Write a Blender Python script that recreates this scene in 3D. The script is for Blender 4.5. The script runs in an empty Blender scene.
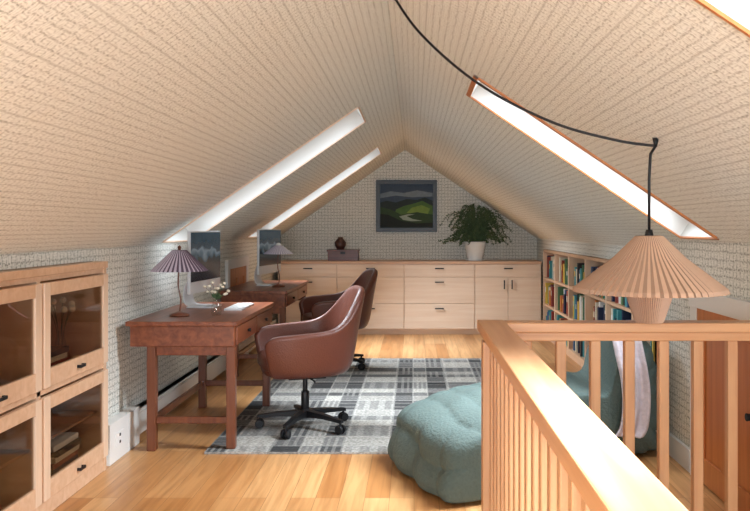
import bpy, bmesh, math, random
from mathutils import Vector, Matrix
random.seed(7)
sc=bpy.context.scene
try:
    sc.view_settings.view_transform='Standard'
except Exception: pass

def C(h,a=1.0):
    h=h.lstrip('#'); o=[]
    for i in (0,2,4):
        v=int(h[i:i+2],16)/255
        o.append(v/12.92 if v<=0.04045 else ((v+0.055)/1.055)**2.4)
    return (*o,a)

# ---------------------------------------------------------------- materials
def newmat(name):
    m=bpy.data.materials.new(name); m.use_nodes=True
    nt=m.node_tree; b=nt.nodes['Principled BSDF']
    return m,nt,b
def plain(name,c,rough=0.5,metal=0.0,bump=0,bscale=80,spec=None,var=0.06):
    m,nt,b=newmat(name)
    b.inputs['Roughness'].default_value=rough; b.inputs['Metallic'].default_value=metal
    tc=nt.nodes.new('ShaderNodeTexCoord'); n=nt.nodes.new('ShaderNodeTexNoise')
    n.inputs['Scale'].default_value=bscale; nt.links.new(tc.outputs['Object'],n.inputs['Vector'])
    mx=nt.nodes.new('ShaderNodeMix'); mx.data_type='RGBA'
    c=C(c)
    mx.inputs[6].default_value=tuple(max(0,x*(1-var)) for x in c[:3])+(1,)
    mx.inputs[7].default_value=tuple(min(1,x*(1+var)) for x in c[:3])+(1,)
    nt.links.new(n.outputs['Fac'],mx.inputs[0]); nt.links.new(mx.outputs[2],b.inputs['Base Color'])
    if bump:
        bp=nt.nodes.new('ShaderNodeBump'); bp.inputs['Strength'].default_value=bump; bp.inputs['Distance'].default_value=0.01
        nt.links.new(n.outputs['Fac'],bp.inputs['Height']); nt.links.new(bp.outputs['Normal'],b.inputs['Normal'])
    return m
def wood(name,c1,c2,axis='X',scale=6,rough=0.4,stretch=14):
    m,nt,b=newmat(name); b.inputs['Roughness'].default_value=rough
    tc=nt.nodes.new('ShaderNodeTexCoord'); mp=nt.nodes.new('ShaderNodeMapping')
    s=[scale*stretch/3]*3; s['XYZ'.index(axis)]=scale/4
    mp.inputs['Scale'].default_value=s
    n=nt.nodes.new('ShaderNodeTexNoise'); n.inputs['Scale'].default_value=1.0; n.inputs['Detail'].default_value=5; n.inputs['Distortion'].default_value=0.6
    r=nt.nodes.new('ShaderNodeValToRGB'); r.color_ramp.elements[0].color=C(c1); r.color_ramp.elements[1].color=C(c2)
    r.color_ramp.elements[0].position=0.3; r.color_ramp.elements[1].position=0.7
    nt.links.new(tc.outputs['Object'],mp.inputs['Vector']); nt.links.new(mp.outputs[0],n.inputs['Vector'])
    nt.links.new(n.outputs['Fac'],r.inputs[0]); nt.links.new(r.outputs[0],b.inputs['Base Color'])
    return m
class N:
    def __init__(s,nt): s.nt=nt
    def m(s,op,a,b=None,c=None,clamp=False):
        n=s.nt.nodes.new('ShaderNodeMath'); n.operation=op; n.use_clamp=clamp
        for i,v in enumerate((a,b,c)):
            if v is None: continue
            if isinstance(v,(int,float)): n.inputs[i].default_value=v
            else: s.nt.links.new(v,n.inputs[i])
        return n.outputs[0]
def wallpaper(name,base,line,cell=0.055,seamw=.35,gw=.75):
    m,nt,b=newmat(name); b.inputs['Roughness'].default_value=0.85
    L=nt.links.new; q=N(nt)
    uv=nt.nodes.new('ShaderNodeUVMap'); uv.uv_map='UVMap'
    no=nt.nodes.new('ShaderNodeTexNoise'); no.inputs['Scale'].default_value=1.1/cell; no.inputs['Detail'].default_value=2
    L(uv.outputs[0],no.inputs['Vector'])
    sub=nt.nodes.new('ShaderNodeVectorMath'); sub.operation='SUBTRACT'; L(no.outputs['Color'],sub.inputs[0]); sub.inputs[1].default_value=(.5,.5,.5)
    sc_=nt.nodes.new('ShaderNodeVectorMath'); sc_.operation='SCALE'; L(sub.outputs[0],sc_.inputs[0]); sc_.inputs['Scale'].default_value=cell*.55
    ad=nt.nodes.new('ShaderNodeVectorMath'); ad.operation='ADD'; L(uv.outputs[0],ad.inputs[0]); L(sc_.outputs[0],ad.inputs[1])
    sp=nt.nodes.new('ShaderNodeSeparateXYZ'); L(ad.outputs[0],sp.inputs[0])
    s0=nt.nodes.new('ShaderNodeSeparateXYZ'); L(uv.outputs[0],s0.inputs[0])
    x=q.m('MULTIPLY',sp.outputs[0],1/cell); y=q.m('MULTIPLY',sp.outputs[1],1/cell)
    def ln(v,th,w):
        f=q.m('FRACT',v); a=q.m('ABSOLUTE',q.m('SUBTRACT',f,0.5)); a=q.m('MULTIPLY',a,2)
        return q.m('MULTIPLY',q.m('SUBTRACT',a,th),1/w,clamp=True)
    l1=ln(x,0.6,0.35); l2=ln(y,0.55,0.35)
    grid=q.m('MAXIMUM',l1,l2)
    ck=q.m('MODULO',q.m('ADD',q.m('ABSOLUTE',q.m('FLOOR',x)),q.m('ABSOLUTE',q.m('FLOOR',y))),2.0)
    h1=ln(q.m('MULTIPLY',x,3.0),0.3,0.5); h2=ln(q.m('MULTIPLY',y,3.0),0.3,0.5)
    h=q.m('ADD',q.m('MULTIPLY',ck,h1),q.m('MULTIPLY',q.m('SUBTRACT',1.0,ck),h2))
    n2=nt.nodes.new('ShaderNodeTexNoise'); n2.inputs['Scale'].default_value=3.2/cell; n2.inputs['Detail'].default_value=3; L(uv.outputs[0],n2.inputs['Vector'])
    mask=q.m('MULTIPLY',q.m('SUBTRACT',n2.outputs['Fac'],0.33),3.4,clamp=True)
    tot=q.m('ADD',q.m('MULTIPLY',grid,gw),q.m('MULTIPLY',h,0.45),clamp=True)
    tot=q.m('MULTIPLY',tot,mask)
    seam=ln(q.m('MULTIPLY',s0.outputs[1],1/(cell*6)),0.95,0.03)
    tot=q.m('MAXIMUM',tot,q.m('MULTIPLY',seam,seamw))
    mx=nt.nodes.new('ShaderNodeMix'); mx.data_type='RGBA'; mx.inputs[6].default_value=C(base); mx.inputs[7].default_value=C(line)
    L(tot,mx.inputs[0]); L(mx.outputs[2],b.inputs['Base Color'])
    bp=nt.nodes.new('ShaderNodeBump'); bp.inputs['Strength'].default_value=0.3; bp.inputs['Distance'].default_value=0.005; bp.invert=True
    L(tot,bp.inputs['Height']); L(bp.outputs[0],b.inputs['Normal'])
    return m
M_ceil=wallpaper('ceiling_wallpaper','#f2f2ea','#aeaa9e',0.034,.5,.6)
M_wall=wallpaper('wall_wallpaper','#edece4','#919286',0.04,.0,.8)
M_white=plain('white_paint','#e4e3e0',0.5,var=0.01)
M_reveal=plain('light_well_paint','#dddbd6',0.6,var=0.01)
M_heater=plain('heater_enamel','#e6e4df',0.4,var=0.01)
M_birch=wood('birch_veneer','#e3c8ae','#edd8c2','X',5,0.42)
M_birchZ=wood('birch_frame','#dbb899','#e6c9ae','Z',5,0.42)
M_bircht=wood('birch_top','#cda27f','#dcb695','X',5,0.4)
M_oak=wood('oak_rail','#cb9163','#deaa7d','Y',6,0.38)
M_oakx=wood('oak_rail_cross','#cb9163','#deaa7d','X',6,0.38)
M_oakz=wood('oak_baluster','#c58e64','#d8a679','Z',6,0.42)
M_waln=wood('cherry_walnut','#64301d','#8b5134','Y',6,0.33)
M_walnz=wood('cherry_walnut_leg','#582a19','#78452a','Z',6,0.35)
M_fir=wood('fir_door','#b56a36','#c98048','Z',6,0.4)
M_blk=plain('black_metal','#17171a',0.45,0.3)
M_frame=plain('black_frame','#1b1a1a',0.4)
M_leather=plain('brown_leather','#603325',0.38,bump=0.25,bscale=120,var=0.18)
M_alu=plain('aluminium','#d6d8da',0.35,0.15,var=.01)
M_teal=plain('grey_teal_fabric','#55645f',0.9,bump=0.5,bscale=70,var=0.18)
M_throw=plain('woven_throw','#c9bfc4',0.95,bump=0.7,bscale=45,var=0.2)
M_pot=plain('white_ceramic','#efefec',0.35,var=0.01)
M_leaf=plain('fern_green','#4b6341',0.6,var=0.45,bscale=14)
M_stem=plain('stem_green','#4d5a35',0.7)
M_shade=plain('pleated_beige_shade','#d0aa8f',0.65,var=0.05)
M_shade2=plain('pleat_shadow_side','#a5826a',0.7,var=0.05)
M_plum=plain('plum_pleats','#5d4c5c',0.75); M_plum2=plain('pale_pleats','#b8abb8',0.75)
M_cream=plain('cream_pleats','#dcd8e0',0.75); M_cream2=plain('lilac_pleats','#a49eb4',0.75)
M_dark=plain('cabinet_interior','#a67e5e',0.7)
M_box=wood('mahogany_box','#5a2d22','#77402f','X',6,0.35)
M_brownv=plain('brown_stoneware','#4a2f29',0.4)
M_bk=[plain('book_'+n,c,0.6) for n,c in [('red','#8e3a30'),('blue','#35618c'),('cream','#e2d8c2'),('black','#26262a'),('green','#4d7a58'),('orange','#c97b3d'),('white','#f0eeea'),('teal','#3d8f97'),('yellow','#d8b24a'),('navy','#22304e')]]
def glassmat(name,fac,tint='#ffffff'):
    m,nt,b=newmat(name)
    out=nt.nodes['Material Output']; tr=nt.nodes.new('ShaderNodeBsdfTransparent'); tr.inputs[0].default_value=C(tint)
    gl=nt.nodes.new('ShaderNodeBsdfGlossy'); gl.inputs['Roughness'].default_value=0.03
    mx=nt.nodes.new('ShaderNodeMixShader'); mx.inputs[0].default_value=fac
    nt.links.new(tr.outputs[0],mx.inputs[1]); nt.links.new(gl.outputs[0],mx.inputs[2]); nt.links.new(mx.outputs[0],out.inputs[0])
    return m
M_glass=glassmat('clear_glass',0.08,'#f6f4f2'); M_cabglass=glassmat('cabinet_glass',0.09,'#ddd3c8')
def screenmat():
    m,nt,b=newmat('screen_wallpaper'); b.inputs['Roughness'].default_value=.12
    tc=nt.nodes.new('ShaderNodeTexCoord'); sp=nt.nodes.new('ShaderNodeSeparateXYZ'); nt.links.new(tc.outputs['Object'],sp.inputs[0])
    n=nt.nodes.new('ShaderNodeTexNoise'); n.inputs['Scale'].default_value=7; nt.links.new(tc.outputs['Object'],n.inputs['Vector'])
    q=N(nt); v=q.m('ADD',q.m('MULTIPLY',q.m('SUBTRACT',sp.outputs[2],.2),3.0),q.m('MULTIPLY',q.m('SUBTRACT',n.outputs['Fac'],.5),.7))
    r=nt.nodes.new('ShaderNodeValToRGB'); cr=r.color_ramp; cr.elements[0].position=.1; cr.elements[0].color=C('#1b242c'); cr.elements[1].position=.95; cr.elements[1].color=C('#41525f')
    for p,c in ((.35,'#2b383f'),(.42,'#4b5e6b'),(.55,'#74848f'),(.62,'#34434f')):
        e=cr.elements.new(p); e.color=C(c)
    nt.links.new(v,r.inputs[0]); nt.links.new(r.outputs[0],b.inputs['Base Color']); nt.links.new(r.outputs[0],b.inputs['Emission Color']); b.inputs['Emission Strength'].default_value=.25
    return m
M_screen=screenmat()

def floormat():
    m,nt,b=newmat('oak_floorboards'); b.inputs['Roughness'].default_value=0.3
    L=nt.links.new; tc=nt.nodes.new('ShaderNodeTexCoord'); sp=nt.nodes.new('ShaderNodeSeparateXYZ'); L(tc.outputs['Object'],sp.inputs[0])
    cb=nt.nodes.new('ShaderNodeCombineXYZ'); L(sp.outputs[1],cb.inputs[0]); L(sp.outputs[0],cb.inputs[1])
    br=nt.nodes.new('ShaderNodeTexBrick'); br.inputs['Scale'].default_value=1; br.inputs['Brick Width'].default_value=1.3; br.inputs['Row Height'].default_value=0.12
    br.inputs['Mortar Size'].default_value=0.0012; br.inputs['Mortar Smooth'].default_value=0.3; br.offset=0.37; br.offset_frequency=3
    br.inputs['Color1'].default_value=C('#b67c47'); br.inputs['Color2'].default_value=C('#d8a670'); br.inputs['Mortar'].default_value=C('#855a34')
    L(cb.outputs[0],br.inputs['Vector'])
    mp=nt.nodes.new('ShaderNodeMapping'); mp.inputs['Scale'].default_value=(28,1.6,1); L(tc.outputs['Object'],mp.inputs['Vector'])
    n=nt.nodes.new('ShaderNodeTexNoise'); n.inputs['Detail'].default_value=5; n.inputs['Distortion'].default_value=0.8; n.inputs['Scale'].default_value=1; L(mp.outputs[0],n.inputs['Vector'])
    r=nt.nodes.new('ShaderNodeValToRGB'); r.color_ramp.elements[0].color=(.68,.6,.52,1); r.color_ramp.elements[1].color=(1.0,1.0,1.0,1); r.color_ramp.elements[0].position=.3; r.color_ramp.elements[1].position=.62
    L(n.outputs['Fac'],r.inputs[0])
    mx=nt.nodes.new('ShaderNodeMix'); mx.data_type='RGBA'; mx.blend_type='MULTIPLY'; mx.inputs[0].default_value=0.9
    L(br.outputs['Color'],mx.inputs[6]); L(r.outputs[0],mx.inputs[7]); L(mx.outputs[2],b.inputs['Base Color'])
    return m
M_floor=floormat()
def rugmat():
    m,nt,b=newmat('plaid_wool'); b.inputs['Roughness'].default_value=0.95
    L=nt.links.new; q=N(nt); tc=nt.nodes.new('ShaderNodeTexCoord'); sp=nt.nodes.new('ShaderNodeSeparateXYZ'); L(tc.outputs['Object'],sp.inputs[0])
    x=q.m('MULTIPLY',q.m('ADD',sp.outputs[0],1.22),1/0.17); y=q.m('MULTIPLY',q.m('SUBTRACT',sp.outputs[1],4.65),1/0.19)
    x=q.m('ADD',x,q.m('MULTIPLY',q.m('SINE',q.m('MULTIPLY',x,1.7)),.3)); y=q.m('ADD',y,q.m('MULTIPLY',q.m('SINE',q.m('MULTIPLY',y,1.45)),.35))
    def wn(v,off):
        cb=nt.nodes.new('ShaderNodeMath'); cb.operation='ADD'; L(q.m('FLOOR',v),cb.inputs[0]); cb.inputs[1].default_value=off
        w=nt.nodes.new('ShaderNodeTexWhiteNoise'); w.noise_dimensions='1D'; L(cb.outputs[0],w.inputs['W']); return w.outputs['Value']
    wx=wn(x,3.37); wy=wn(y,11.7)
    cb=nt.nodes.new('ShaderNodeCombineXYZ'); L(q.m('FLOOR',x),cb.inputs[0]); L(q.m('FLOOR',y),cb.inputs[1])
    w=nt.nodes.new('ShaderNodeTexWhiteNoise'); w.noise_dimensions='2D'; L(cb.outputs[0],w.inputs['Vector'])
    ax=q.m('MODULO',q.m('ABSOLUTE',q.m('FLOOR',x)),2.0); ay=q.m('MODULO',q.m('ABSOLUTE',q.m('FLOOR',y)),2.0)
    v=q.m('ADD',q.m('ADD',q.m('MULTIPLY',ax,.28),q.m('MULTIPLY',ay,.28)),q.m('ADD',q.m('MULTIPLY',w.outputs['Value'],.24),q.m('MULTIPLY',q.m('ADD',wx,wy),.1)))
    r=nt.nodes.new('ShaderNodeValToRGB'); cr=r.color_ramp
    cr.elements[0].position=.15; cr.elements[0].color=C('#2b2b2c'); cr.elements[1].position=.85; cr.elements[1].color=C('#b5b0a6')
    e=cr.elements.new(.5); e.color=C('#6b6967')
    L(v,r.inputs[0])
    def ln(vv,th,w_):
        f=q.m('FRACT',vv); a=q.m('MULTIPLY',q.m('ABSOLUTE',q.m('SUBTRACT',f,0.5)),2)
        return q.m('MULTIPLY',q.m('SUBTRACT',a,th),1/w_,clamp=True)
    sel=q.m('GREATER_THAN',w.outputs['Value'],0.5)
    fx=ln(q.m('MULTIPLY',x,3.0),.5,.1); fy=ln(q.m('MULTIPLY',y,3.0),.5,.1)
    f=q.m('ADD',q.m('MULTIPLY',sel,fx),q.m('MULTIPLY',q.m('SUBTRACT',1.0,sel),fy))
    f=q.m('MULTIPLY',f,q.m('MULTIPLY',w.outputs['Value'],.42))
    s=q.m('MAXIMUM',ln(x,.88,.05),ln(y,.88,.05))
    tt=q.m('MAXIMUM',q.m('MULTIPLY',s,.45),f)
    mx=nt.nodes.new('ShaderNodeMix'); mx.data_type='RGBA'; L(tt,mx.inputs[0]); L(r.outputs[0],mx.inputs[6]); mx.inputs[7].default_value=C('#c5c1b8')
    n=nt.nodes.new('ShaderNodeTexNoise'); n.inputs['Scale'].default_value=60; n.inputs['Detail'].default_value=3; L(tc.outputs['Object'],n.inputs['Vector'])
    r2=nt.nodes.new('ShaderNodeValToRGB'); r2.color_ramp.elements[0].color=(.6,.6,.6,1); r2.color_ramp.elements[1].color=(1.12,1.12,1.12,1); r2.color_ramp.elements[0].position=.35; r2.color_ramp.elements[1].position=.65
    L(n.outputs['Fac'],r2.inputs[0])
    m2=nt.nodes.new('ShaderNodeMix'); m2.data_type='RGBA'; m2.blend_type='MULTIPLY'; m2.inputs[0].default_value=1; L(mx.outputs[2],m2.inputs[6]); L(r2.outputs[0],m2.inputs[7])
    L(m2.outputs[2],b.inputs['Base Color'])
    bp=nt.nodes.new('ShaderNodeBump'); bp.inputs['Strength'].default_value=.5; bp.inputs['Distance'].default_value=.01; L(n.outputs['Fac'],bp.inputs['Height']); L(bp.outputs[0],b.inputs['Normal'])
    return m
M_rug=rugmat()

# ---------------------------------------------------------------- mesh builder
def catmull(pts,n,closed=False):
    P=[Vector(p) for p in pts]; out=[]; L=len(P); segs=L if closed else L-1
    for i in range(segs):
        if closed: a,b,c,d=P[(i-1)%L],P[i],P[(i+1)%L],P[(i+2)%L]
        else: a,b,c,d=P[max(i-1,0)],P[i],P[i+1],P[min(i+2,L-1)]
        for k in range(n):
            t=k/n
            out.append(0.5*((2*b)+(c-a)*t+(2*a-5*b+4*c-d)*t*t+(3*b-a-3*c+d)*t**3))
    if not closed: out.append(P[-1])
    return out
class MB:
    def __init__(s): s.bm=bmesh.new(); s.mats=[]; s.uv=s.bm.loops.layers.uv.new('UVMap')
    def mi(s,m):
        if m not in s.mats: s.mats.append(m)
        return s.mats.index(m)
    def face(s,vs,mat,smooth=False,uvs=None):
        try: f=s.bm.faces.new(vs)
        except ValueError: return None
        f.material_index=s.mi(mat); f.smooth=smooth
        if uvs:
            for l,u in zip(f.loops,uvs): l[s.uv].uv=u
        return f
    def quad(s,pts,mat,uvs=None,smooth=False):
        return s.face([s.bm.verts.new(p) for p in pts],mat,smooth,uvs)
    def box(s,x0,x1,y0,y1,z0,z1,mat,T=None):
        c=[Vector((x,y,z)) for x in (x0,x1) for y in (y0,y1) for z in (z0,z1)]
        if T: c=[T@v for v in c]
        v=[s.bm.verts.new(p) for p in c]
        for idx,ax in (((0,1,3,2),0),((4,6,7,5),0),((0,4,5,1),1),((2,3,7,6),1),((0,2,6,4),2),((1,5,7,3),2)):
            uv=[]
            for i in idx:
                p=v[i].co
                uv.append((p.y,p.z) if ax==0 else (p.x,p.z) if ax==1 else (p.x,p.y))
            s.face([v[i] for i in idx],mat,False,uv)
    def cyl(s,p0,p1,r0,r1,mat,seg=16,caps=True,smooth=True):
        p0=Vector(p0); p1=Vector(p1); d=(p1-p0).normalized()
        a=d.orthogonal().normalized(); b=d.cross(a)
        R=[[s.bm.verts.new(p+(a*math.cos(2*math.pi*i/seg)+b*math.sin(2*math.pi*i/seg))*r) for i in range(seg)] for p,r in ((p0,r0),(p1,r1))]
        for i in range(seg):
            j=(i+1)%seg; s.face([R[0][i],R[0][j],R[1][j],R[1][i]],mat,smooth)
        if caps: s.face(R[0][::-1],mat); s.face(R[1],mat)
    def lathe(s,prof,c,mat,seg=32,mat2=None,pleat=0,np=0,smooth=True,T=None):
        rows=[]
        for r,z in prof:
            row=[]
            for i in range(seg):
                a=2*math.pi*i/seg; rr=r*(1+(pleat*(1 if i%2 else -1) if np else 0))
                p=Vector((c[0]+rr*math.cos(a),c[1]+rr*math.sin(a),c[2]+z))
                if T: p=T@p
                row.append(s.bm.verts.new(p))
            rows.append(row)
        for k in range(len(rows)-1):
            for i in range(seg):
                j=(i+1)%seg
                s.face([rows[k][i],rows[k][j],rows[k+1][j],rows[k+1][i]],mat2 if (mat2 and i%2) else mat,smooth)
    def tube(s,pts,r,mat,seg=8):
        P=[Vector(p) for p in pts]; rows=[]; prev=None
        for i,p in enumerate(P):
            d=(P[min(i+1,len(P)-1)]-P[max(i-1,0)]).normalized()
            a=(prev-d*prev.dot(d)).normalized() if prev else d.orthogonal().normalized()
            prev=a; b=d.cross(a); rr=r[i] if isinstance(r,list) else r
            rows.append([s.bm.verts.new(p+(a*math.cos(2*math.pi*k/seg)+b*math.sin(2*math.pi*k/seg))*rr) for k in range(seg)])
        for k in range(len(rows)-1):
            for i in range(seg):
                j=(i+1)%seg; s.face([rows[k][i],rows[k][j],rows[k+1][j],rows[k+1][i]],mat,True)
        s.face(rows[0][::-1],mat); s.face(rows[-1],mat)
    def se(s,c,sz,mat,e=0.5,nu=32,nv=16,disp=None,T=None):
        def sp(v,e): return math.copysign(abs(v)**e,v)
        rows=[]
        for j in range(nv+1):
            ph=-math.pi/2+math.pi*j/nv; row=[]
            for i in range(nu):
                th=2*math.pi*i/nu
                p=Vector((sp(math.cos(ph),e)*sp(math.cos(th),e)*sz[0],sp(math.cos(ph),e)*sp(math.sin(th),e)*sz[1],sp(math.sin(ph),e)*sz[2]))
                if disp: p=disp(p,th,ph)
                p=p+Vector(c)
                if T: p=T@p
                row.append(s.bm.verts.new(p))
            rows.append(row)
        for j in range(nv):
            for i in range(nu):
                k=(i+1)%nu; s.face([rows[j][i],rows[j][k],rows[j+1][k],rows[j+1][i]],mat,True)
    def obj(s,name,loc=(0,0,0),rot=0,bevel=0,sub=0,weld=False,recalc=True):
        if weld: bmesh.ops.remove_doubles(s.bm,verts=s.bm.verts,dist=1e-4)
        if recalc: bmesh.ops.recalc_face_normals(s.bm,faces=s.bm.faces)
        me=bpy.data.meshes.new(name); s.bm.to_mesh(me); s.bm.free()
        for m in s.mats: me.materials.append(m)
        o=bpy.data.objects.new(name,me); sc.collection.objects.link(o); o.location=loc; o.rotation_euler=(0,0,rot)
        if bevel:
            b=o.modifiers.new('bevel','BEVEL'); b.width=bevel; b.segments=2; b.limit_method='ANGLE'; b.angle_limit=0.6
        if sub:
            b=o.modifiers.new('sub','SUBSURF'); b.levels=sub; b.render_levels=sub
        return o

# ---------------------------------------------------------------- room shell
RX=-0.117; RZ=2.33; PL=0.69; PR=0.67; YB=10.4; YF=-2.5; WL=-1.75; WR=1.5; WR2=1.6
DAY=(.80,.90,1.0)
def cL(u): return RX-u, RZ-PL*u
def cR(u): return RX+u, RZ-PR*u
holesL=[(0.27,1.60,5.48,6.22),(0.26,1.60,8.25,8.95),(0.3,1.5,-0.6,0.3)]  # last opening: unseen rear skylight, added to bring in more light
holesR=[(0.43,1.58,3.88,4.40),(0.43,1.5,1.2,1.77),(0.4,1.5,-1.2,-0.2)]  # last opening likewise an added skylight behind the camera, for extra light
def slope(mb,fn,umax,pitch,holes):
    us=sorted({0,umax,*[h[0] for h in holes],*[h[1] for h in holes],0.12,0.05})
    ys=sorted({YF,YB,*[h[2] for h in holes],*[h[3] for h in holes]})
    k=math.sqrt(1+pitch*pitch)
    for a,b in zip(us,us[1:]):
        for c,d in zip(ys,ys[1:]):
            if any(h[0]-1e-6<=a and b<=h[1]+1e-6 and h[2]-1e-6<=c and d<=h[3]+1e-6 for h in holes): continue
            (xa,za),(xb,zb)=fn(a),fn(b)
            mb.quad([(xa,c,za),(xb,c,zb),(xb,d,zb),(xa,d,za)],M_ceil,[(c,a*k),(c,b*k),(d,b*k),(d,a*k)])
mb=MB(); slope(mb,cL,1.80,PL,holesL); slope(mb,cR,1.80,PR,holesR); mb.obj('ceiling',recalc=False)

wn=1
for side,holes in (('L',holesL),('R',holesR)):
    fn=cL if side=='L' else cR; p=PL if side=='L' else PR
    sg=-1 if side=='L' else 1
    nrm=Vector((sg*p,0,1)).normalized()
    for h in holes:
        mb=MB(); D=0.26
        (xa,za),(xb,zb)=fn(h[0]),fn(h[1])
        A=[Vector((xa,h[2],za)),Vector((xb,h[2],zb)),Vector((xb,h[3],zb)),Vector((xa,h[3],za))]
        B=[v+nrm*D for v in A]
        for i in range(4):
            j=(i+1)%4; mb.quad([A[i],A[j],B[j],B[i]],M_reveal)
        dn=(A[1]-A[0]).normalized(); w=0.04; yv=Vector((0,1,0))
        def bar(P,Q,off):
            a,b=P-nrm*.05,Q-nrm*.05
            mb.quad([a,b,b+off,a+off],M_bircht); mb.quad([a+off,b+off,b+off+nrm*.05,a+off+nrm*.05],M_bircht)
        bar(B[0],B[1],yv*w); bar(B[3],B[2],-yv*w); bar(B[0],B[3],dn*w); bar(B[1],B[2],-dn*w)
        mb.quad([v-nrm*0.005 for v in B],M_glass)
        e=0.009
        m_=M_fir if side=='R' else M_birchZ; tw=.026 if side=='R' else .012
        for (P_,Q_,off) in ((A[0],A[1],-yv*tw),(A[3],A[2],yv*.012),(A[0]-yv*tw,A[3]+yv*.012,-dn*tw),(A[1]-yv*tw,A[2]+yv*.012,dn*.012)):
            a,b=P_-nrm*e,Q_-nrm*e
            mb.quad([a,b,b+off,a+off],m_); mb.quad([a+off,b+off,b+off+nrm*e,a+off+nrm*e],m_); mb.quad([a,b,b+nrm*e,a+nrm*e],m_)
        mb.obj('window_%d'%wn); wn+=1
        ld=bpy.data.lights.new('skylight_daylight','AREA'); ld.shape='RECTANGLE'
        Ls=(A[1]-A[0]).length; ld.size=Ls*0.86; ld.size_y=(h[3]-h[2])*0.72
        ld.energy=38; ld.color=DAY; ld.spread=math.radians(82)
        lo=bpy.data.objects.new('skylight_daylight',ld); sc.collection.objects.link(lo)
        cen=(B[0]+B[1]+B[2]+B[3])/4-nrm*0.03; lo.location=cen
        z=nrm; x=dn; y=z.cross(x)
        lo.rotation_euler=Matrix((x,y,z)).transposed().to_euler()

mb=MB()
zt=RZ-PL*(RX-WL)
mb.box(WL-.12,WL,4.36,YB,-.25,zt,M_wall); mb.box(WL-.12,WL,YF,1.24,-.25,zt,M_wall); mb.box(WL-.12,WL,1.24,4.36,1.137,zt,M_wall)
mb.obj('wall_left')
mb=MB()
zr=RZ-PR*(WR-RX); zr2=RZ-PR*(WR2-RX)
mb.box(WR,WR+.12,YF,4.98,-.25,zr,M_wall); mb.box(WR2,WR2+.12,4.98,YB,1.06,zr2,M_wall); mb.box(WR,WR+.12,4.94,4.98,-.2,zr2,M_wall)
mb.box(WR2,WR2+.12,9.82,YB,-.2,1.06,M_wall)
mb.obj('wall_right')
def gable(name,y,ny,hole=None):
    mb=MB()
    zl=RZ-PL*(RX+1.92); zr_=RZ-PR*(1.7-RX)
    if hole is None:
        P=[(-1.92,-.25),(1.7,-.25),(1.7,zr_),(RX,RZ),(-1.92,zl)]
        for yy in (y,y+ny*0.12):
            mb.quad([(a,yy,b) for a,b in P],M_wall,P)
    else:
        hx0,hx1,hz0,hz1=hole
        def top(x): return RZ-(PL*(RX-x) if x<RX else PR*(x-RX))
        for P in ([(-1.92,-.25),(hx0,-.25),(hx0,top(hx0)),(-1.92,zl)],[(hx1,-.25),(1.7,-.25),(1.7,zr_),(hx1,top(hx1))],[(hx0,-.25),(hx1,-.25),(hx1,hz0),(hx0,hz0)],[(hx0,hz1),(hx1,hz1),(hx1,top(hx1)),(RX,RZ),(hx0,top(hx0))]):
            mb.quad([(a,y,b) for a,b in P],M_wall,P)
    mb.obj(name,recalc=False)
gable('wall_back',YB,1)
gable('wall_front',YF,-1,(-1.1,0.85,0.5,1.62))
mb=MB()  # rear window out of view, added as an opening for the fill light
for a in ((-1.1,-1.04,.5,1.62),(.79,.85,.5,1.62),(-1.04,.79,.5,.56),(-1.04,.79,1.56,1.62),(-.15,-.1,.56,1.56)):
    mb.box(a[0],a[1],YF-.05,YF+.03,a[2],a[3],M_white)
mb.box(-1.04,.79,YF-.02,YF-.015,.56,1.56,M_glass)
mb.obj('window_%d'%wn)
ld=bpy.data.lights.new('window_daylight','AREA'); ld.shape='RECTANGLE'; ld.size=1.8; ld.size_y=1.0; ld.energy=215; ld.color=(.76,.88,1)  # added fill light behind the camera, stands in the made-up rear window
lo=bpy.data.objects.new('window_daylight',ld); sc.collection.objects.link(lo); lo.location=(-.12,YF+.05,1.08); lo.rotation_euler=(math.radians(90),0,0)

mb=MB()
mb.box(WL-.45,.36,YF,YB,-.25,0,M_floor); mb.box(.36,WR2+.5,3.0,YB,-.25,0,M_floor); mb.box(.36,WR2+.1,YF,-1.5,-.25,0,M_floor)
mb.obj('floor')
mb=MB(); mb.box(.36,.38,-1.5,3.0,-2.5,-.25,M_white); mb.box(1.5,1.52,-1.5,3.0,-2.5,-.25,M_white); mb.box(.38,1.5,3.0,3.02,-2.5,-.25,M_white); mb.box(.38,1.5,-1.52,-1.5,-2.5,-.25,M_white); mb.box(.3,1.6,-1.6,3.1,-2.55,-2.5,M_floor)
mb.obj('wall_stairwell')
mb=MB()
for i in range(12):
    z=-.19*(i+1); y=-1.5+.26*i
    mb.box(.385,1.495,y,y+.28,z-.04,z,M_oakx); mb.box(.385,1.495,y+.255,y+.27,z-.19,z-.04,M_white)
mb.obj('staircase')
mb=MB(); mb.box(WR-.02,WR,4.30,4.94,0,.12,M_white); mb.box(WR-.02,WR,3.12,3.31,0,.12,M_white); mb.obj('baseboard_right')
mb=MB(); mb.box(-1.74,-1.70,4.37,4.42,0,.12,M_white); mb.obj('baseboard_left')

mb=MB()
mb.box(-1.745,-1.695,4.9,9.8,.04,.2,M_heater); mb.box(-1.745,-1.685,4.9,9.8,.19,.2,M_heater); mb.box(-1.695,-1.688,4.9,9.8,.05,.18,M_heater)
mb.box(-1.745,-1.68,4.42,4.9,.0,.225,M_heater); mb.box(-1.68,-1.675,4.5,4.62,.08,.16,M_white)
for z in (.1,.14): mb.box(-1.676,-1.673,4.55,4.57,z-.008,z+.008,M_blk)
mb.obj('baseboard_heater',bevel=.003)

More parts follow.
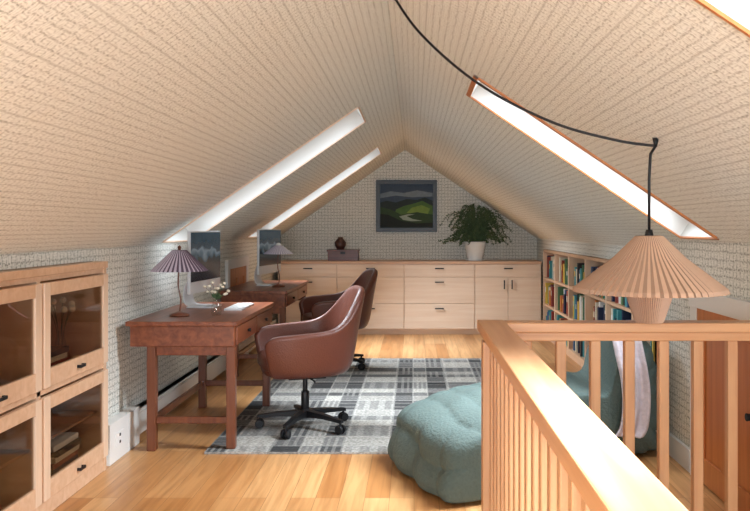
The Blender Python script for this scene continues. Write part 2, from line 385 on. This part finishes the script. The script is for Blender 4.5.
def kneedoor(name,x,sg,y0,y1,z1):
    mb=MB()
    def bx(d0,d1,ya,yb,za,zb,m): mb.box(min(x+sg*d0,x+sg*d1),max(x+sg*d0,x+sg*d1),ya,yb,za,zb,m)
    e=.001
    bx(e,.028,y0-.09,y0,0,z1+.08,M_white); bx(e,.028,y1,y1+.09,0,z1+.08,M_white); bx(e,.032,y0-.1,y1+.1,z1,z1+.09,M_white)
    bx(e,.008,y0,y1,.01,z1,M_fir)
    for ya,yb,za,zb in ((y0,y0+.09,.01,z1),(y1-.09,y1,.01,z1),(y0+.09,y1-.09,.01,.14),(y0+.09,y1-.09,z1-.1,z1),((y0+y1)/2-.04,(y0+y1)/2+.04,.14,z1-.1)):
        bx(.008,.022,ya,yb,za,zb,M_fir)
    mb.cyl((x+sg*.02,y0+.05,z1*.55),(x+sg*.06,y0+.05,z1*.55),.012,.018,M_blk)
    mb.obj(name,bevel=.003)
kneedoor('door_1',WR,-1,3.42,4.18,.9)
kneedoor('door_2',WL,1,7.5,8.25,.93)

# built-in glass cabinets
mb=MB(); FX=-1.68; Y0=1.27; Y1=4.35; W=(Y1-Y0)/4
mb.box(-2.15,FX,Y0,Y1,1.075,1.13,M_bircht); mb.box(-1.735,FX+.012,Y0,Y1+.012,1.10,1.135,M_bircht)
mb.box(-2.15,FX,Y0,Y1,.0,.075,M_bircht); mb.box(-2.15,FX,Y0,Y1,.56,.585,M_bircht)
mb.box(-2.15,-2.13,Y0,Y1,.07,1.08,M_dark)
for i in range(5):
    y=Y0+W*i; mb.box(-2.13,FX,y-.018 if i else y,min(y+.018,Y1),.07,1.08,M_bircht)
mb.box(-1.74,FX+.005,Y1-.03,Y1+.008,0,1.12,M_bircht)
for i in range(4):
    for z0,z1 in ((.085,.552),(.592,1.068)):
        a=Y0+W*i+.012; b=Y0+W*(i+1)-.012; X0,X1=FX,FX+.022
        mb.box(X0,X1,a,a+.06,z0,z1,M_birchZ); mb.box(X0,X1,b-.06,b,z0,z1,M_birchZ)
        mb.box(X0,X1,a+.06,b-.06,z1-.06,z1,M_bircht); mb.box(X0,X1,a+.06,b-.06,z0,z0+.085,M_bircht)
        mb.box(X0+.008,X0+.012,a+.05,b-.05,z0+.07,z1-.05,M_cabglass)
        c=(a+b)/2
        mb.box(X1,X1+.018,c-.03,c-.022,z0+.035,z0+.05,M_blk); mb.box(X1,X1+.018,c+.022,c+.03,z0+.035,z0+.05,M_blk); mb.box(X1+.014,X1+.022,c-.03,c+.03,z0+.035,z0+.05,M_blk)
        if z0<.3: mb.box(-2.1,FX-.03,a,b,(z0+z1)/2,(z0+z1)/2+.012,M_dark)
mb.obj('built_in_glass_cabinet',bevel=.002)
mb=MB()
for (y,x,z,n) in ((3.85,-1.82,.587,5),(3.1,-1.82,.587,4),(4.05,-1.85,.077,6),(3.2,-1.83,.077,5)):
    for k in range(n):
        o=random.uniform(-.01,.01); mb.box(x-.1+o,x+.1+o,y-.14+o,y+.14,z,z+.028,M_bk[(3,9,0,2,3,6)[k%6]]); z+=.0285
mb.obj('stacked_books',bevel=.002)
mb=MB(); mb.lathe([(.0,0),(.04,0),(.05,.06),(.03,.12),(.018,.18),(.02,.2)],(-1.82,4.12,.588),M_glass,20)
for k in range(7):
    a=k*.9; mb.tube(catmull([(-1.82,4.12,.62),(-1.82+.02*math.cos(a),4.12+.02*math.sin(a),.8),(-1.82+.06*math.cos(a),4.12+.06*math.sin(a),.9+.02*(k%3))],4),.002,M_stem,5)
    mb.se((-1.82+.06*math.cos(a),4.12+.06*math.sin(a),.9+.02*(k%3)),(.018,.018,.018),M_bk[2],1,8,6)
mb.obj('bud_vase')
mb=MB(); mb.lathe([(0,0),(.1,0),(.13,.06),(.12,.16),(.1,.18),(.09,.17),(0,.05)],(-1.86,3.75,.333),M_bk[6],28); mb.lathe([(0,0),(.06,0),(.09,.08),(.05,.15),(.055,.2)],(-1.87,3.35,.333),M_brownv,24)
mb.obj('ceramic_bowls')

# ---------------------------------------------------------------- back cabinets
mb=MB(); CY=9.85; X0=-1.68; X1=1.57
mb.box(X0,X1,CY+.02,YB-.005,.07,.875,M_birch); mb.box(X0+.02,X1-.02,CY+.06,YB-.005,0,.07,M_birch)
mb.box(X0,X1,CY-.015,YB-.005,.875,.905,M_bircht)
cols=[(-1.66,-.95),(-.945,-.125),(-.12,.745)]
def pull(cx,z,v=False):
    y=CY-.001
    if not v:
        mb.box(cx-.055,cx+.055,y-.028,y-.02,z-.007,z+.007,M_blk); mb.box(cx-.05,cx-.04,y-.022,y,z-.006,z+.006,M_blk); mb.box(cx+.04,cx+.05,y-.022,y,z-.006,z+.006,M_blk)
    else:
        mb.box(cx-.007,cx+.007,y-.028,y-.02,z-.055,z+.055,M_blk); mb.box(cx-.006,cx+.006,y-.022,y,z+.04,z+.05,M_blk); mb.box(cx-.006,cx+.006,y-.022,y,z-.05,z-.04,M_blk)
for a,b in cols:
    for z0,z1 in ((.715,.868),(.39,.71),(.075,.385)):
        mb.box(a+.003,b-.003,CY,CY+.02,z0,z1,M_birch); pull((a+b)/2,z1-.05 if z1-z0<.2 else z1-.06)
mb.box(.753,1.56,CY,CY+.02,.715,.868,M_birch); pull(1.16,.818)
for a,b,hx in ((.753,1.155,1.11),(1.16,1.56,1.205)):
    mb.box(a,b,CY,CY+.02,.075,.71,M_birch); pull(hx,.62,True)
mb.obj('low_drawer_cabinet',bevel=.002)

# painting
mb=MB(); s=800/10.38
def px(x,y): return ((x-414)/s, 1.316-(y-228)/s)
x0,z1=px(376,180); x1,z0=px(437,232); fw=.055; y=YB-.003
for a in ((x0,x1,z0,z0+fw),(x0,x1,z1-fw,z1),(x0,x0+fw,z0+fw,z1-fw),(x1-fw,x1,z0+fw,z1-fw)): mb.box(a[0],a[1],y-.035,y,a[2],a[3],M_frame)
P={}
for n,c in (('sky','#3b4b5e'),('cloud','#717e87'),('far','#22302e'),('hill','#4a6b33'),('mid','#2d4426'),('fore','#131c14'),('river','#98a493'),('lime','#77913f')): P[n]=plain('paint_'+n,c,.7,var=.25,bscale=18)
ix0,ix1,iz0,iz1=x0+fw,x1-fw,z0+fw,z1-fw; w=ix1-ix0; h=iz1-iz0
def lay(pts,mat,k): mb.quad([(ix0+a*w,y-.012-.0008*k,iz0+b*h) for a,b in pts],mat)
mb.box(ix0,ix1,y-.011,y,iz0,iz1,P['sky'])
lay([(0,.78),(.2,.84),(.45,.8),(.7,.86),(1,.8),(1,.72),(.6,.7),(.3,.74),(0,.68)],P['cloud'],1)
lay([(0,.0),(1,0),(1,.62),(.85,.7),(.7,.64),(.5,.66),(.3,.58),(.12,.62),(0,.58)],P['far'],2)
lay([(.25,.2),(1,.1),(1,.5),(.8,.62),(.65,.56),(.45,.5),(.3,.42)],P['hill'],3)
lay([(.5,.34),(.9,.3),(.95,.44),(.78,.52),(.6,.46)],P['lime'],4)
lay([(0,0),(1,0),(1,.3),(.7,.36),(.4,.3),(.2,.42),(0,.48)],P['mid'],5)
lay([(.36,.26),(.52,.31),(.66,.31),(.5,.27),(.62,.2),(.8,.16),(.6,.15),(.44,.18)],P['river'],6)
lay([(0,0),(1,0),(1,.12),(.7,.1),(.4,.16),(.15,.3),(0,.32)],P['fore'],7)
mb.obj('framed_landscape_painting',recalc=False)

mb=MB(); mb.box(-1.08,-.70,10.0,10.22,.906,1.02,M_box); mb.box(-1.09,-.69,9.99,10.23,1.02,1.045,M_box); mb.box(-.92,-.86,9.985,9.99,.99,1.02,M_blk); mb.obj('wooden_box',bevel=.004)
mb=MB(); mb.lathe([(0,0),(.045,0),(.07,.05),(.072,.09),(.05,.12),(.03,.14),(.035,.155),(0,.155)],(-.93,10.1,1.046),M_brownv,24); mb.obj('stoneware_vase')

# potted plant
mb=MB(); pc=(.77,10.08,.906)
mb.lathe([(0,0),(.085,0),(.10,.04),(.13,.20),(.135,.24),(.125,.24),(.115,.21),(0,.2)],pc,M_pot,28)
mb.lathe([(.09,.005),(.12,.005),(.12,.015),(.09,.015)],pc,M_pot,28)
def leaf(p,d,up,L_,Wd,mat):
    d=d.normalized(); sd=d.cross(up).normalized()
    n=sd.cross(d)
    mb.quad([p,p+d*L_*.5+sd*Wd+n*.003,p+d*L_,p+d*L_*.5-sd*Wd+n*.003],mat)
for k in range(210):
    a=random.uniform(0,2*math.pi); R=random.uniform(.04,.46); H=random.uniform(.04,.50)*(1.1-R*.8)
    b=Vector((pc[0],pc[1],pc[2]+.2)); sx=math.cos(a); sy=math.sin(a)*.5
    dy=-abs(sy) if random.random()<.5 else sy*.4
    drop=random.uniform(.0,.10) if R>.25 else random.uniform(0,.05)
    pts=catmull([b+Vector((sx*.05,dy*.05,0)),b+Vector((sx*R*.4,dy*R*.5,H*.8+.03)),b+Vector((sx*R*.8,dy*R*.8,H+.02)),b+Vector((sx*R*1.1,dy*R,H*.85-drop))],6)
    mb.tube(pts,.0015,M_stem,3)
    for i in range(4,len(pts)):
        for q_ in range(3):
            p=pts[i-1].lerp(pts[i],q_/3)
            if p.y>YB-.06: p.y=YB-.06
            d=Vector((random.uniform(-1,1),random.uniform(-1,.4),random.uniform(-.9,.7)))
            leaf(p,d,Vector((random.uniform(-.5,.5),-1,.8)),random.uniform(.014,.028),.007,M_leaf)
mb.obj('potted_trailing_plant',recalc=False)

# ---------------------------------------------------------------- bookcase
mb=MB(); BX=1.585; by0,by1=5.0,9.8; nc=6; cw=(by1-by0)/nc
mb.box(BX,BX+.3,by0,by1,1.025,1.055,M_bircht); mb.box(BX,BX+.3,by0,by1,0,.08,M_bircht); mb.box(BX+.29,BX+.3,by0,by1,.08,1.025,M_birch)
shz=[.08,.40,.72]
for z in shz[1:]: mb.box(BX,BX+.29,by0,by1,z-.025,z,M_bircht)
for i in range(nc+1):
    y=by0+cw*i; mb.box(BX-.004,BX+.29,max(y-.015,by0),min(y+.015,by1),.08,1.03,M_birchZ)
mb.obj('built_in_bookcase',bevel=.0015)
mb=MB()
for i in range(nc):
    for z in shz:
        y=by0+cw*i+.02; end=by0+cw*(i+1)-.02
        while y<end-.06:
            t=random.uniform(.018,.05)
            if random.random()<.08:
                y+=random.uniform(.04,.12); continue
            if y+t>end: break
            h=random.uniform(.17,.27); d=random.uniform(.0,.05); m=random.choice(M_bk)
            mb.box(BX+.012+d,BX+.25,y,y+t,z+.001,z+h,m)
            if t>.03 and random.random()<.5: mb.box(BX+.0115+d,BX+.013+d,y+.004,y+t-.004,z+h*.55,z+h*.8,M_bk[random.choice((2,6,8))])
            y+=t+.001
mb.obj('shelf_books')

# ---------------------------------------------------------------- desks
def desk(name,x0,x1,y0,y1,top=.76,zr=0.0):
    mb=MB(); 
    mb.box(x0,x1,y0,y1,top-.028,top,M_waln)
    mb.box(x0+.02,x1-.02,y0+.02,y1-.02,top-.15,top-.028,M_waln)
    n=2; L_=(y1-y0-.08)/n
    for i in range(n):
        a=y0+.04+L_*i+.006; b=a+L_-.012
        mb.box(x1-.02,x1-.006,a,b,top-.142,top-.036,M_waln)
        mb.cyl((x1-.006,(a+b)/2,top-.09),(x1+.014,(a+b)/2,top-.09),.008,.012,M_blk,12)
    lw=.052
    for k,lx in enumerate((x0+.115,x1-.02-lw)):
        for ly in (y0+.03,y1-.03-lw):
            mb.box(lx,lx+lw,ly,ly+lw,0.001+(zr if k else 0),top-.15,M_walnz)
    mb.box(x0+.115+lw,x1-.02-lw,y0+.045,y0+.07,top-.205,top-.15,M_waln); mb.box(x0+.115+lw,x1-.02-lw,y1-.07,y1-.045,top-.205,top-.15,M_waln)
    mb.box(x0+.13,x0+.155,y0+.03+lw,y1-.03-lw,.16,.20,M_walnz)
    for ly in (y0+.045,y1-.07): mb.box(x0+.115+lw,x1-.02-lw,ly,ly+.025,.16,.20,M_walnz)
    return mb.obj(name,bevel=.004)
desk('writing_desk',-1.69,-1.035,4.68,5.92,.768,.013); desk('writing_desk',-1.72,-1.115,7.02,8.45,.762,.013)

def computer(loc,rot,w=.60,h=.34,zc=.22):
    mb=MB()
    mb.box(-.012,.008,-w/2,w/2,zc-.08,zc+h,M_alu)
    mb.box(.008,.0105,-w/2+.008,w/2-.008,zc-.002,zc+h-.008,M_screen)
    mb.se((-.02,0,zc+.13),(.03,w*.36,.14),M_alu,.8,24,12)
    pts=catmull([(-.02,0,zc+.08),(-.10,0,zc-.02),(-.12,0,zc-.12),(-.09,0,.012),(.04,0,.008)],6)
    prev=None
    for p in pts:
        r=[mb.bm.verts.new(p+Vector(o)) for o in ((-.004,-.085,0),(.004,-.085,.006),(.004,.085,.006),(-.004,.085,0))]
        if prev:
            for i in range(4): mb.face([prev[i],prev[(i+1)%4],r[(i+1)%4],r[i]],M_alu,True)
        prev=r
    mb.box(-.1,.09,-.09,.09,0,.008,M_alu)
    return mb.obj('desktop_computer',loc,rot,bevel=.002)
computer((-1.45,5.55,.769),math.radians(-5),zc=.19,h=.335); computer((-1.39,7.7,.763),math.radians(-10),zc=.2,h=.34)
mb=MB()
mb.box(-.06,.06,-.2,.2,0,.012,M_alu)
for i in range(4):
    for j in range(13): mb.box(-.05+i*.026,-.03+i*.026,-.19+j*.0295,-.166+j*.0295,.012,.016,M_white)
mb.obj('computer_keyboard',(-1.2,5.5,.769))

def tlamp(loc,R,Hs,zb,m1,m2):
    mb=MB()
    mb.lathe([(0,0),(.06,0),(.062,.01),(.03,.022),(.008,.03),(0,.03)],(0,0,0),M_walnz,28)
    mb.tube(catmull([(0,0,.02),(.008,0,.1),(-.008,0,.2),(0,0,zb+.05),(0,0,zb+Hs)],6),.005,M_walnz,10)
    seg=72
    mb.lathe([(R*1.0,zb),(R*.98,zb+.006),(R*.25,zb+Hs),(R*.2,zb+Hs)],(0,0,0),m1,seg,m2,.02,1,False)
    mb.lathe([(.0,zb+Hs+.03),(.012,zb+Hs+.02),(.008,zb+Hs),(.05,zb+Hs-.002),(R*.22,zb+Hs-.002)],(0,0,0),M_walnz,20)
    mb.se((0,0,zb+.07),(.028,.028,.036),M_pot,1,16,10)
    return mb.obj('table_lamp',loc)
tlamp((-1.46,4.98,.769),.17,.13,.28,M_plum,M_plum2)
tlamp((-1.27,7.5,.763),.135,.08,.31,M_cream,M_cream2)
mb=MB(); c=Vector((-1.24,5.02,.769))
mb.lathe([(0,0),(.028,0),(.035,.03),(.03,.07),(.018,.09),(.022,.1)],c,M_glass,20)
for k in range(14):
    a=k*2.4; r=.02+.04*random.random(); tip=c+Vector((r*math.cos(a)*1.3,r*math.sin(a)*1.3,.13+.08*random.random()))
    mb.tube([c+Vector((0,0,.02)),c+Vector((0,0,.1)),tip],.0012,M_stem,5); mb.se(tip,(.012,.012,.009),M_bk[2],1,8,6)
    leaf(c+Vector((0,0,.1)),tip-c-Vector((0,0,.1)),Vector((.3,-1,.5)),.05,.008,M_leaf)
mb.obj('flower_vase')

# ---------------------------------------------------------------- office chairs
def officechair(loc,rot):
    root=bpy.data.objects.new('office_chair',None); sc.collection.objects.link(root); root.location=loc; root.rotation_euler=(0,0,rot)
    mb=MB(); nu=40; nt_=9; rows=[]
    for j in range(nt_+1):
        t=j/nt_; row=[]
        for i in range(nu+1):
            ph=math.radians(-132+264*i/nu); w=math.exp(-(abs(ph)/math.radians(52))**3.2)
            end=min(1,(1-abs(ph)/math.radians(132))*7)
            zt=.655+.03*math.cos(ph)+.235*w; zt=zt-(1-math.sqrt(max(0,1-(1-end)**2)))*.05
            z0=.375; z=z0+(zt-z0)*t
            r=.235+.08*t**.4
            cx=math.copysign(abs(math.cos(ph))**.75,math.cos(ph)); cy=math.copysign(abs(math.sin(ph))**.75,math.sin(ph))
            x=cx*r*(1.02 if cx>0 else 1.28)+.045*w*t*t; yv=cy*r*(1.0-.12*w*t)
            row.append(mb.bm.verts.new((x,yv,z)))
        rows.append(row)
    for j in range(nt_):
        for i in range(nu): mb.face([rows[j][i],rows[j][i+1],rows[j+1][i+1],rows[j+1][i]],M_leather,True)
    o=mb.obj('bucket_shell'); o.parent=root
    s=o.modifiers.new('s','SOLIDIFY'); s.thickness=.055; s.offset=0
    s=o.modifiers.new('b','SUBSURF'); s.levels=1; s.render_levels=2
    mb=MB()
    mb.se((-.05,0,.45),(.25,.235,.06),M_leather,.5,40,16)
    mb.se((-.02,0,.395),(.26,.245,.045),M_leather,.6,40,12)
    o=mb.obj('seat_cushion'); o.parent=root
    mb=MB()
    mb.box(-.12,.12,-.09,.09,.33,.355,M_blk); mb.cyl((0,0,.22),(0,0,.34),.016,.016,M_blk); mb.cyl((0,0,.10),(0,0,.24),.027,.027,M_blk); mb.cyl((0,0,.07),(0,0,.125),.045,.035,M_blk,20)
    mb.tube([(.0,-.08,.345),(.02,-.2,.34),(.02,-.23,.335)],.006,M_blk)
    for k in range(5):
        a=math.radians(72*k+20); T=Matrix.Rotation(a,4,'Z')
        vs=[]
        for x,wd,zb,zt in ((.03,.026,.075,.118),(.16,.02,.078,.108),(.31,.014,.068,.088)):
            vs.append([mb.bm.verts.new(T@Vector((x,sy*wd,z))) for sy,z in ((-1,zb),(1,zb),(1,zt),(-1,zt))])
        for q_ in range(2):
            for i in range(4): mb.face([vs[q_][i],vs[q_][(i+1)%4],vs[q_+1][(i+1)%4],vs[q_+1][i]],M_blk)
        mb.face(vs[2],M_blk); mb.face(vs[0],M_blk)
        c=T@Vector((.295,0,.03)); d=(T@Vector((0,1,0))).normalized()
        for sg in (-1,1): mb.cyl(c+d*sg*.008,c+d*sg*.026,.03,.027,M_blk,18)
        mb.cyl(c-d*.02,c+d*.02,.008,.008,M_blk,8); mb.cyl(T@Vector((.295,0,.03)),T@Vector((.295,0,.08)),.008,.008,M_blk,8)
    o=mb.obj('star_base',bevel=.002); o.parent=root
officechair((-.71,5.22,.014),math.radians(18)); officechair((-.73,7.5,.014),math.radians(20))

mb=MB(); mb.box(-1.22,1.26,4.65,8.0,.001,.013,M_rug); mb.obj('plaid_rug')

# ---------------------------------------------------------------- soft seats
def soft(mb,outline,W,mat,folds,amp,p=4,ns=64,sxc=1.0,chan=0,camp=0,zs=1,ex=.4):
    O=catmull([(a*sxc,0,b*zs) for a,b in outline],12,True); n=len(O)
    cen=sum(O,Vector())/n; rows=[]
    for k in range(ns+1):
        s=math.sin((k/ns-.5)*math.pi); f=max(0.02,(1-abs(s)**p)**(1/p)); f=.35+.65*f if abs(s)<.999 else .35
        row=[]
        for i,o in enumerate(O):
            d=o-cen; a=math.atan2(d.z,d.x)
            crease=abs(math.sin(a*folds/2+.5*math.sin(s*3.1)))**ex
            k2=1+amp*(crease-.75)+.015*math.sin(s*9+a*3)
            if chan: k2+=camp*(abs(math.sin(s*chan*math.pi/2+.3*math.sin(a*2)))**ex-.7)
            q_=cen+d*f*k2; row.append(mb.bm.verts.new((q_.x,s*W/2,max(.016,q_.z))))
        rows.append(row)
    for k in range(ns):
        for i in range(n): mb.face([rows[k][i],rows[k][(i+1)%n],rows[k+1][(i+1)%n],rows[k+1][i]],mat,True)
    for r,fl in ((rows[0],1),(rows[-1],0)):
        c=mb.bm.verts.new(sum((v.co for v in r),Vector())/n)
        for i in range(n): mb.face([r[i],r[(i+1)%n],c] if fl else [r[(i+1)%n],r[i],c],mat,True)
mb=MB()
soft(mb,[(-.40,.0),(-.46,.13),(-.42,.32),(-.22,.39),(-.02,.38),(.06,.44),(.10,.58),(.17,.70),(.3,.73),(.41,.62),(.46,.38),(.46,.14),(.4,.0),(0,.0)],.78,M_teal,20,.12,sxc=.78,chan=3,camp=.06,zs=.96)
mb.obj('quilted_lounge_chair',(1.08,4.95,0))
mb=MB()
soft(mb,[(-.41,0),(-.50,.05),(-.49,.15),(-.42,.29),(-.2,.37),(.1,.42),(.36,.41),(.46,.28),(.46,.1),(.40,0),(0,0)],.86,M_teal,10,.10,7,sxc=.9,chan=3,camp=.07,zs=.98,ex=.3)
mb.obj('quilted_ottoman',(.41,4.30,0),math.radians(22))
mb=MB(); path=catmull([(0,5.15,.60),(0,4.98,.725),(0,4.74,.735),(0,4.58,.70),(0,4.515,.56),(0,4.505,.4),(0,4.50,.2),(0,4.495,.14)],5); rows=[]
for k,p in enumerate(path):
    row=[]
    for i in range(25):
        t=i/24; x=1.15+.16*t+.02*math.sin(k*.3); wv=.014*math.sin(t*14+k*.15)
        zz=p.z+(wv if k<14 else 0)-(.05*max(0,abs(t-.5)*2-.2) if k<12 else 0)
        row.append(mb.bm.verts.new((x,p.y+(wv if k>=14 else 0),zz)))
    rows.append(row)
for k in range(len(rows)-1):
    for i in range(24): mb.face([rows[k][i],rows[k][i+1],rows[k+1][i+1],rows[k+1][i]],M_throw,True)
o=mb.obj('throw_blanket'); s=o.modifiers.new('s','SOLIDIFY'); s.thickness=.014

# ---------------------------------------------------------------- railing
mb=MB()
mb.box(.245,.348,-1.5,3.11,.92,.96,M_oak); mb.box(.348,1.499,3.01,3.11,.922,.958,M_oakx)
mb.box(.27,.325,-1.5,3.09,.885,.92,M_oak); mb.box(.325,1.499,3.035,3.085,.887,.92,M_oakx)
mb.box(.26,.335,3.02,3.095,0,.885,M_oakz)
y=2.93
while y>-1.5: mb.box(.279,.316,y-.018,y+.018,0.0,.885,M_oakz); y-=.115
x=.43
while x<1.48: mb.box(x-.019,x+.019,3.041,3.079,0.0,.887,M_oakz); x+=.1305
mb.obj('stair_railing',bevel=.004)

# ---------------------------------------------------------------- pendant
mb=MB(); hx,hy=.897,2.97; hz=RZ-PR*(hx-RX)
start=Vector((RX,3.3,RZ-.004))
hook=Vector((hx,hy,hz-.03))
mid=[start,Vector((.02,3.2,2.10)),Vector((.25,3.12,1.88)),Vector((.52,3.04,1.72)),Vector((.75,2.99,1.645)),hook]
mb.tube(catmull(mid,10),.0055,M_blk,8)
mb.cyl((hx,hy,hz-.035),(hx,hy,hz+.0),.005,.012,M_blk); 
sx=.873; 
mb.tube([hook,Vector((sx+.005,hy,hz-.06)),Vector((sx,hy,1.5)),Vector((sx,hy,1.27))],.0055,M_blk,8)
mb.cyl((RX,3.3,RZ-.03),(RX,3.3,RZ-.003),.03,.035,M_blk)
mb.cyl((sx,hy,1.27),(sx,hy,1.31),.02,.012,M_blk)
c=(sx,hy,0); n=120
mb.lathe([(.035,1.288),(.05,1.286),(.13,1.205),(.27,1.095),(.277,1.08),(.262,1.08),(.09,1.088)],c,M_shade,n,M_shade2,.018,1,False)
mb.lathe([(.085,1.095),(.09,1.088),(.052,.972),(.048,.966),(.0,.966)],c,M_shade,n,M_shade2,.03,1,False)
mb.obj('pleated_pendant_lamp',recalc=False)

# ---------------------------------------------------------------- world, camera
w=bpy.data.worlds.new('sky'); sc.world=w; w.use_nodes=True
bg=w.node_tree.nodes['Background']; bg.inputs[0].default_value=(.86,.94,1,1); bg.inputs[1].default_value=1.5
cd=bpy.data.cameras.new('camera'); cam=bpy.data.objects.new('camera',cd); sc.collection.objects.link(cam)
cam.location=(0,0,1.316); cam.rotation_euler=(math.radians(90),0,0)
cd.sensor_width=36; cd.lens=800/750*36; cd.shift_x=-39/750; cd.shift_y=-27.5/750; cd.clip_start=.02
sc.camera=cam
